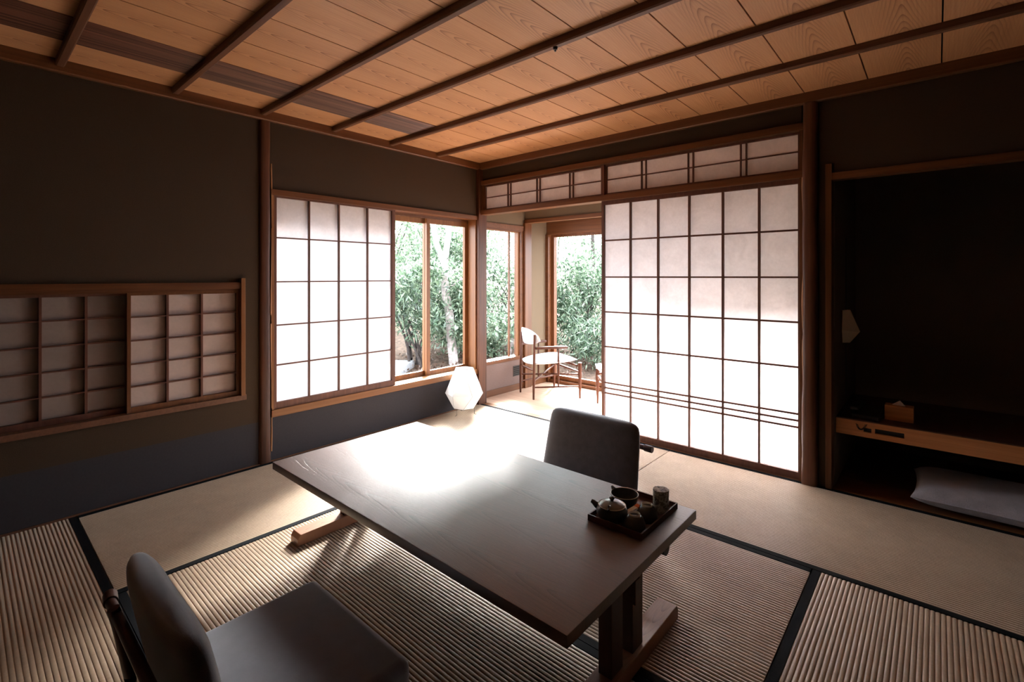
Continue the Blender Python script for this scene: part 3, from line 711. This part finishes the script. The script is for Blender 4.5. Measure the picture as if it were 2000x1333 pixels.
m = MB(); m.tube([(0.0, 0.046, 0.048), (0.004, 0.056, 0.060), (0.002, 0.05, 0.068), (0.0, 0.038, 0.064)], 0.0035, 8); m.build('handle', M['pot'], tp, 60)
bo = MB(); bo.lathe([(0, 0.0), (0.022, 0.0), (0.023, 0.004), (0.030, 0.010), (0.045, 0.030), (0.050, 0.052), (0.0505, 0.056), (0.048, 0.0555), (0.043, 0.032), (0.028, 0.012), (0, 0.008)])
o = bo.build('water_cooler_bowl', M['pot'], None, 60); o.location = (2.441, -1.690, Z0); tag(o, 'open dark pouring bowl with pale rim behind the teapot', 'bowl')
m = MB(); m.lathe([(0.0498, 0.0535), (0.0510, 0.0555), (0.0500, 0.0570), (0.0480, 0.0558)]); m.build('rim', M['rim'], o, 60)
m = MB(); m.tube([(-0.046, 0.012, 0.050), (-0.056, 0.016, 0.055), (-0.062, 0.018, 0.059)], [0.010, 0.008, 0.005], 12); m.build('spout', M['pot'], o, 60)
def cup(x, y, label):
    m = MB(); m.lathe([(0.0385, 0.0), (0.039, 0.003), (0.036, 0.020), (0.028, 0.040), (0.0205, 0.046), (0.0195, 0.0465), (0, 0.046)])
    o = m.build('tea_cup', M['pot'], None, 60); o.location = (x, y, Z0); tag(o, label, 'cup', 'upturned tea cups on the tray')
    m = MB(); m.lathe([(0.0180, 0.0455), (0.0192, 0.0515), (0.0180, 0.0530), (0.0165, 0.0515), (0.0158, 0.0465)], seg=30); m.build('foot_ring', M['rim'], o, 60)
cup(2.536, -1.797, 'upturned dark tea cup at the near corner of the tray')
cup(2.538, -1.707, 'upturned dark tea cup between the white packet and the canister')
m = MB(); m.lathe([(0, 0), (0.0265, 0), (0.028, 0.002), (0.028, 0.056)], seg=36)
o = m.build('tea_canister', M['caddy'], None, 50); o.location = (2.550, -1.620, Z0); tag(o, 'cylindrical tea canister wrapped in speckled grey paper', 'canister')
m = MB(); m.lathe([(0.0285, 0.056), (0.0285, 0.078), (0.027, 0.080), (0, 0.080)], seg=36); m.build('lid', M['caddy'], o, 50)
pk = empty('tea_packet', (2.500, -1.742, Z0+0.034), R(65)); tag(pk, 'white tea packet with an orange tip leaning between the cups', 'packet')
pk.rotation_euler = (0, R(-8), R(75))
m = MB(); m.box(-0.035, 0.018, -0.009, 0.009, -0.002, 0.003); m.build('sleeve', M['white'], pk, bev=0.001)
m = MB(); m.box(0.018, 0.036, -0.0095, 0.0095, -0.0025, 0.0035); m.build('tip', M['orange'], pk, bev=0.001)

# ================================================================ ALCOVE
dk = empty('low_desk', (3.68, 0.42, 0.0)); tag(dk, 'built-in low wooden desk spanning the dark alcove', 'desk')
DY = 0.09-0.42
m = MB(); X0 = 2.860-3.68; X1 = 4.49-3.68
h1 = [(2.990-3.68, 3.027-3.68, 0.334, 0.358), (3.043-3.68, 3.171-3.68, 0.335, 0.362)]
cuts = [X0, h1[0][0], h1[0][1], h1[1][0], h1[1][1], X1]
for i in range(5):
    a, c = cuts[i], cuts[i+1]
    if i in (1, 3):
        z0, z1 = h1[i//2][2], h1[i//2][3]; m.box(a, c, DY, DY+0.025, 0.305, z0); m.box(a, c, DY, DY+0.025, z1, 0.392)
    else: m.box(a, c, DY, DY+0.025, 0.305, 0.392)
m.build('apron', M['desk'], dk)
m = MB(); m.box(X0, X1, DY+0.001, 0.40, 0.392, 0.398); m.box(X0, X1, DY+0.026, 0.40, 0.37, 0.392); m.build('desktop', M['tableX'], dk)
for a, c, z0, z1 in h1:
    q = MB(); q.box(a, c, DY+0.018, DY+0.03, z0, z1); q.build('socket_panel', M['black'], dk)
m = MB(); m.box(X1-0.04, X1, DY+0.03, 0.40, 0.0, 0.37); m.build('side_panel', M['desk'], dk)
tx = empty('tissue_box', (3.143, 0.235, 0.3985)); tag(tx, 'wooden tissue box with a white tissue poking out, on the alcove desk', 'tissue box')
m = MB(); m.rbox(-0.064, 0.064, -0.035, 0.035, 0.0, 0.085, 0.003, 2); m.build('box_body', M['desk'], tx, 40)
m = MB(); ring = []
for k in range(10):
    a = 2*math.pi*k/10; ring.append(m.bm.verts.new((0.028*math.cos(a)*(1+0.2*(k % 2)), 0.009*math.sin(a)*(1+0.3*(k % 2)), 0.0845)))
t1 = m.bm.verts.new((0.004, 0, 0.112)); t2 = m.bm.verts.new((-0.006, 0.003, 0.105))
for k in range(10): m.bm.faces.new((ring[k], ring[(k+1) % 10], t1 if k in (8, 9, 0, 1, 2) else t2))
m.bm.faces.new((ring[3], t1, t2)); m.bm.faces.new((ring[8], t2, t1))
m.build('tissue', M['white'], tx)
ph = empty('telephone', (2.990, 0.215, 0.3985), R(-5)); tag(ph, 'black telephone beside the tissue box, barely visible', 'telephone')
m = MB(); m.prism([(-0.085, 0.0), (0.085, 0.0), (0.085, 0.055), (-0.085, 0.022)], 'X', -0.055, 0.075); m.build('base', M['black'], ph, bev=0.004)
m = MB(); m.rbox(-0.06, -0.015, -0.10, 0.10, 0.045, 0.068, 0.009, 3); m.build('handset', M['black'], ph, 40)
m = MB(); pts = []
for i in range(120):
    t = i/119; a = i*1.1; x = -0.03+0.062*t; z = 0.01-0.060*math.sin(math.pi*t)**0.8
    pts.append((x+0.004*math.cos(a), -0.138+0.004*math.sin(a)+(0.055*(2*t-1)**4), z+0.002*math.sin(a)))
m.tube(pts, 0.0016, 6); m.build('coiled_cord', M['black'], ph, 60)
# sconce on the alcove side wall
sn = empty('wall_lamp', (2.8585, 0.345, 0.91)); tag(sn, 'unlit faceted paper wall lamp on the alcove side wall', 'lamp')
m = MB(); m.box(0.0, 0.008, -0.055, 0.055, -0.10, 0.10); m.build('back_plate', M['trimZ'], sn, bev=0.001)
m = MB()
hexp = lambda s_, z, x0=0.008: [(x0, -0.055*s_, z), (x0+0.05*s_, -0.03*s_, z), (x0+0.05*s_, 0.03*s_, z), (x0, 0.055*s_, z)]
tops = [m.bm.verts.new(p) for p in ((0.008, -0.05, 0.10), (0.040, -0.022, 0.10), (0.040, 0.022, 0.10), (0.008, 0.05, 0.10))]
mids = [m.bm.verts.new(p) for p in ((0.008, -0.075, -0.025), (0.092, 0.0, -0.030), (0.008, 0.075, -0.025))]
bots = [m.bm.verts.new(p) for p in ((0.008, -0.05, -0.10), (0.042, -0.022, -0.10), (0.042, 0.022, -0.10), (0.008, 0.05, -0.10))]
for f in ((tops[0], tops[1], mids[1], mids[0]), (tops[1], tops[2], mids[1]), (tops[2], tops[3], mids[2], mids[1]), (bots[0], mids[0], mids[1], bots[1]), (bots[1], mids[1], bots[2]), (bots[2], mids[1], mids[2], bots[3])):
    m.bm.faces.new(f)
m.build('shade', M['sconce'], sn)
m = MB(); m.cyl((0.02, 0.0, 0.10), (0.02, 0.0, 0.55), 0.003, None, 8); m.cyl((0.02, 0.0, -0.45), (0.02, 0.0, -0.10), 0.003, None, 8); m.build('cord', M['black'], sn)
# floor cushion
cu = empty('floor_cushion', (3.515, 0.315, 0.0), R(0)); tag(cu, 'square slate grey floor cushion on the alcove floor under the desk', 'cushion')
cu.location.y = 0.262
m = MB(); nn = 26; T_, B_ = [], []
for i in range(nn+1):
    a, c_ = [], []
    for j in range(nn+1):
        u, v = i/nn*2-1, j/nn*2-1
        pull = 1-0.06*(1-(u*u))*(abs(v)**3) ; pull2 = 1-0.06*(1-(v*v))*(abs(u)**3)
        x, y = u*0.315*pull2, v*0.25*pull
        e = ((1-abs(u)**5)*(1-abs(v)**5))**0.5
        wr = 0.0022*math.sin(u*23+v*7)*(1-e)
        a.append(m.bm.verts.new((x, y, 0.056+0.062*e+wr))); c_.append(m.bm.verts.new((x, y, 0.054-0.052*e)))
    T_.append(a); B_.append(c_)
for i in range(nn):
    for j in range(nn):
        m.bm.faces.new((T_[i][j], T_[i+1][j], T_[i+1][j+1], T_[i][j+1])); m.bm.faces.new((B_[i][j], B_[i][j+1], B_[i+1][j+1], B_[i+1][j]))
    for j in (0, nn): m.bm.faces.new((T_[i][j], B_[i][j], B_[i+1][j], T_[i+1][j]))
for j in range(nn):
    for i in (0, nn): m.bm.faces.new((T_[i][j], T_[i][j+1], B_[i][j+1], B_[i][j]))
m.build('cover', M['cush'], cu, 70)
m = MB(); ed = [(-0.315, -0.25), (-0.2, -0.244), (0, -0.235), (0.2, -0.244), (0.315, -0.25)]; m.tube([(x, y, 0.055) for x, y in ed], 0.003, 8)
m.build('piping', M['cush'], cu, 60)

# ================================================================ GARDEN
GZ = -0.3
m = MB(); nn = 50
vs = {}
for i in range(nn+1):
    for j in range(nn+1):
        x = -16+24*i/nn; y = -7+24*j/nn
        r = max(0.0, min(1, (max(-0.6-x, y-1.8))/3)); z = GZ + r*0.10*math.sin(x*1.3+y)*math.cos(y*0.9) + max(0, (-x+y-6))*0.06
        if x > -0.4 and y < 1.6: z = -0.42
        vs[i, j] = m.bm.verts.new((x, y, z))
for i in range(nn):
    for j in range(nn): m.bm.faces.new((vs[i, j], vs[i+1, j], vs[i+1, j+1], vs[i, j+1]))
g = m.build('garden_ground', M['soil'], None, 60); struct(g)

def leaves(name, pts, nrm_bias, ln, wd, mat, parent=None, droop=0.3):
    n = len(pts); pts = np.asarray(pts)
    d = rng.normal(size=(n, 3)); d[:, 2] -= droop; d /= np.linalg.norm(d, axis=1)[:, None]
    up = rng.normal(size=(n, 3))*0.6 + np.array([0, 0, 1.0]); sd = np.cross(d, up); sd /= np.linalg.norm(sd, axis=1)[:, None]
    nr = np.cross(sd, d)
    L = ln*rng.uniform(0.6, 1.25, (n, 1)); Wd = wd*rng.uniform(0.7, 1.2, (n, 1))
    v = np.stack([pts, pts+d*L*0.45+sd*Wd*0.5+nr*Wd*0.15, pts+d*L, pts+d*L*0.45-sd*Wd*0.5+nr*Wd*0.15], 1).reshape(-1, 3)
    me = bpy.data.meshes.new(name)
    me.vertices.add(4*n); me.vertices.foreach_set('co', v.ravel())
    idx = (np.arange(n)[:, None]*4 + np.array([[0, 1, 2, 0, 2, 3]])).ravel()
    me.loops.add(6*n); me.loops.foreach_set('vertex_index', idx)
    me.polygons.add(2*n); me.polygons.foreach_set('loop_start', np.arange(2*n)*3); me.polygons.foreach_set('loop_total', np.full(2*n, 3))
    me.update(); me.validate(); me.materials.append(M[mat])
    o = bpy.data.objects.new(name, me); COL.objects.link(o)
    if parent: o.parent = parent
    return o
def blob(n, c, r, clumps=26):
    """points gathered in twig clumps within an ellipsoid, denser towards its skin"""
    c = np.array(c); r = np.array(r); cc = rng.normal(size=(clumps, 3)); cc /= np.linalg.norm(cc, axis=1)[:, None]
    cc *= rng.uniform(0.35, 1.0, (clumps, 1))**0.5
    k = rng.integers(0, clumps, n); p = cc[k] + rng.normal(size=(n, 3))*0.17
    return c + p*r
def shrub(label, loc, r, n, mat, ln=0.10, wd=0.03, zc=None, stems=5, clumps=30, name='shrub', bark='barkd', cat='shrub'):
    root = empty(name, (loc[0], loc[1], GZ)); tag(root, label, cat, 'shrubs and trees in the garden')
    zc = zc if zc is not None else r[2]
    leaves('foliage', blob(n, (0, 0, zc), r, clumps), 0, ln, wd, mat, root)
    for s in range(stems):
        m = MB(); a = rng.uniform(0, 6.28); bx_, by_ = 0.15*math.cos(a), 0.15*math.sin(a); tx_, ty_ = rng.uniform(-0.7, 0.7)*r[0], rng.uniform(-0.7, 0.7)*r[1]; zt = zc+r[2]*0.5
        pts = [(bx_+(tx_-bx_)*t**1.4+0.03*math.sin(7*t+s), by_+(ty_-by_)*t**1.4+0.03*math.cos(6*t+s), -0.1+zt*t) for t in np.linspace(0, 1, 8)]
        m.tube(pts, list(np.linspace(0.028, 0.008, 8)), 7); m.build('stem', M[bark], root, 60)
    return root
# behind the two-sash window
shrub('bushy evergreen with long leaves seen through the left sash, stems bare at the foot', (-3.3, 1.75), (0.75, 0.95, 0.75), 5200, 'leafB', 0.13, 0.032, 1.15, 7)
shrub('tall pale green tree crown filling the top of the left sash', (-5.2, 2.2), (1.5, 1.4, 1.3), 8000, 'leafA', 0.11, 0.035, 2.5, 4)
shrub('glossy leafed bush right of the forked pale trunk, low in the right sash', (-3.0, 2.85), (0.85, 0.75, 0.75), 6000, 'leafA', 0.11, 0.04, 0.75, 5)
shrub('dense dark green bush behind the forked pale trunk', (-4.4, 3.8), (1.3, 1.2, 1.1), 9000, 'leafB', 0.11, 0.036, 1.3, 5)
shrub('light leafed tree high behind the right sash', (-6.8, 5.0), (2.0, 1.8, 1.5), 8000, 'leafC', 0.13, 0.05, 3.0, 4)
# behind the side window of the veranda
shrub('leafy bush seen through the narrow side window, left of the slim trunk', (-3.0, 4.5), (0.9, 1.0, 1.0), 7500, 'leafB', 0.11, 0.035, 1.0, 6)
shrub('pale loose shrub high in the narrow side window', (-4.4, 6.8), (1.7, 1.7, 1.4), 6500, 'leafA', 0.12, 0.04, 2.2, 5)
# behind the garden door
shrub('dark leaved shrub at the left edge of the garden door', (-1.80, 4.6), (0.50, 0.5, 1.0), 4800, 'leafB', 0.12, 0.03, 1.0, 6)
shrub('low tangled bush at the foot of the garden door', (-0.7, 4.1), (0.85, 0.7, 0.52), 5200, 'leafB', 0.12, 0.026, 0.5, 9)
shrub('rounded pale shrub right of the garden door view, behind the tangled bush', (-0.6, 6.3), (1.4, 1.0, 0.75), 6500, 'leafA', 0.11, 0.036, 0.9, 5)
shrub('thin pale tree beyond the garden, upper right of the door glass', (-1.6, 10.5), (3.0, 1.6, 1.3), 1300, 'leafC', 0.16, 0.05, 3.0, 5)
shrub('dense far bush behind the side window and the door', (-4.3, 10.0), (1.9, 1.5, 1.2), 7000, 'leafA', 0.14, 0.05, 1.2, 5)
shrub('broad hedge closing the garden behind the left sash', (-8.5, 3.5), (2.2, 3.0, 1.9), 12000, 'leafA', 0.15, 0.055, 1.9, 4)
# drooping palm-like plant
pl = empty('palm_like_plant', (-1.05, 4.75, GZ)); tag(pl, 'drooping fan-leaved plant in the middle of the door glass', 'plant')
m = MB(); m.tube([(0, 0, -0.1), (0.02, 0, 0.5), (0.0, 0.03, 0.98)], [0.035, 0.03, 0.022], 10); m.build('stem', M['barkd'], pl, 60)
for k in range(16):
    a = 2*math.pi*k/16+0.2; m = MB(); L = 0.62+0.1*math.sin(k*3); prev = None
    tilt = 0.5+0.35*math.sin(k*1.7)
    for i in range(9):
        t = i/8; rr_ = L*t; z = 0.98+0.36*tilt*math.sin(t*1.7)-0.55*t*t*(1.2-tilt); w_ = 0.034*math.sin(math.pi*min(1, t*0.9+0.08))
        c, s_ = math.cos(a), math.sin(a); p = Vector((rr_*c, rr_*s_, z)); sd = Vector((-s_, c, 0))*w_
        cur = [m.bm.verts.new(p-sd), m.bm.verts.new(p-Vector((0, 0, 0.012))), m.bm.verts.new(p+sd)]
        if prev: m.bm.faces.new((prev[0], prev[1], cur[1], cur[0])); m.bm.faces.new((prev[1], prev[2], cur[2], cur[1]))
        prev = cur
    m.build('frond', M['leafB'], pl)
# trees
def tree(label, loc, trunks, bark='barkw', crown=None, mat='leafC'):
    root = empty('tree', (loc[0], loc[1], GZ)); tag(root, label, 'tree', 'shrubs and trees in the garden')
    for i, (pts, rs) in enumerate(trunks):
        P_ = []; R_ = []
        for a in range(len(pts)-1):
            for t in np.linspace(0, 1, 6)[:-1 if a < len(pts)-2 else None]:
                p = Vector(pts[a]).lerp(Vector(pts[a+1]), t); P_.append(p+Vector((0.008*math.sin(p.z*9), 0.008*math.cos(p.z*7), 0))); R_.append(rs[a]+(rs[a+1]-rs[a])*t)
        m = MB(); m.tube(P_, R_, 12); m.build('trunk' if i == 0 else 'branch', M[bark], root, 60)
    if crown: leaves('foliage', blob(*crown), 0, 0.10, 0.035, mat, root)
    return root
cr = Vector((-0.75, -0.66, 0))   # screen-left direction in plan
tree('pale barked tree with a forked trunk behind the right sash', (-2.95, 2.15), [
    ([(0.10, 0.08, -0.1), (0.06, 0.05, 0.6), (0.0, 0.0, 1.2), (-0.03, -0.02, 1.75)], [0.085, 0.075, 0.07, 0.06]),
    ([(-0.03, -0.02, 1.70), (-0.13, -0.11, 2.1), (-0.22, -0.2, 2.9), (-0.3, -0.25, 3.9)], [0.05, 0.045, 0.038, 0.02]),
    ([(-0.03, -0.02, 1.70), (0.03, 0.02, 2.2), (0.05, 0.05, 2.9), (0.12, 0.1, 4.0)], [0.055, 0.05, 0.042, 0.02]),
    ([(0.01, 0.0, 1.3), (0.3, 0.27, 1.55), (0.5, 0.45, 2.1)], [0.02, 0.014, 0.006])], crown=(1500, (0, 0, 3.7), (1.0, 1.0, 0.6), 20))
tree('slim pale tree trunk leaning in the side window', (-2.6, 3.8), [
    ([(0.12, 0.10, -0.1), (0.09, 0.08, 0.7), (0.10, 0.10, 1.3), (0.02, 0.02, 2.4), (-0.02, 0.0, 3.6)], [0.075, 0.065, 0.045, 0.03, 0.015]),
    ([(-0.25, -0.2, -0.1), (-0.12, -0.1, 0.8), (0.0, 0.02, 1.6)], [0.04, 0.035, 0.02]),
    ([(0.04, 0.04, 2.0), (-0.25, -0.2, 2.2), (-0.55, -0.4, 2.7)], [0.014, 0.012, 0.006])], crown=(900, (0, 0, 3.3), (0.9, 0.9, 0.5), 16))
tree('dark barked tree rising at the left of the door glass', (-2.4, 6.9), [
    ([(0.0, 0.0, -0.1), (0.0, 0.02, 1.5), (0.03, 0.0, 3.0), (0.05, 0.0, 4.6)], [0.17, 0.15, 0.14, 0.10]),
    ([(0.02, 0, 2.6), (0.8, 0.3, 2.9), (1.6, 0.6, 2.75), (2.3, 0.8, 2.5)], [0.035, 0.025, 0.016, 0.006]),
    ([(0.02, 0, 3.3), (0.9, 0.1, 3.3), (1.8, 0.3, 3.0), (2.6, 0.3, 2.7)], [0.035, 0.022, 0.014, 0.006]),
    ([(-0.5, -0.3, 0.2), (-0.45, -0.25, 1.8), (-0.5, -0.2, 3.6)], [0.05, 0.045, 0.03])], bark='barkd', crown=(900, (1.0, 0.2, 3.4), (1.6, 1.0, 0.6), 30))
# fallen leaves, stepping slab
pts = np.stack([rng.uniform(-5.5, -0.8, 5000), rng.uniform(-1.5, 5.5, 5000), np.full(5000, GZ+0.02)], 1)
pts[:, 2] += 0.10*np.clip((-0.6-pts[:, 0])/3, 0, 1)*np.sin(pts[:, 0]*1.3+pts[:, 1])*np.cos(pts[:, 1]*0.9) + 0.01
o = leaves('fallen_leaves', pts, 0, 0.07, 0.035, 'litter', None, 0.0); tag(o, 'brown fallen leaves scattered over the garden soil', 'leaves', kind='stuff')
m = MB(); m.rbox(-0.45, 0.45, -0.55, 0.55, -0.06, 0.09, 0.02, 3)
o = m.build('stone_slab', M['stone'], None, 50); o.location = (-3.35, 1.05, GZ+0.02); o.rotation_euler = (0, 0, R(35)); tag(o, 'pale grey stone slab on the ground at the foot of the left sash', 'stone')
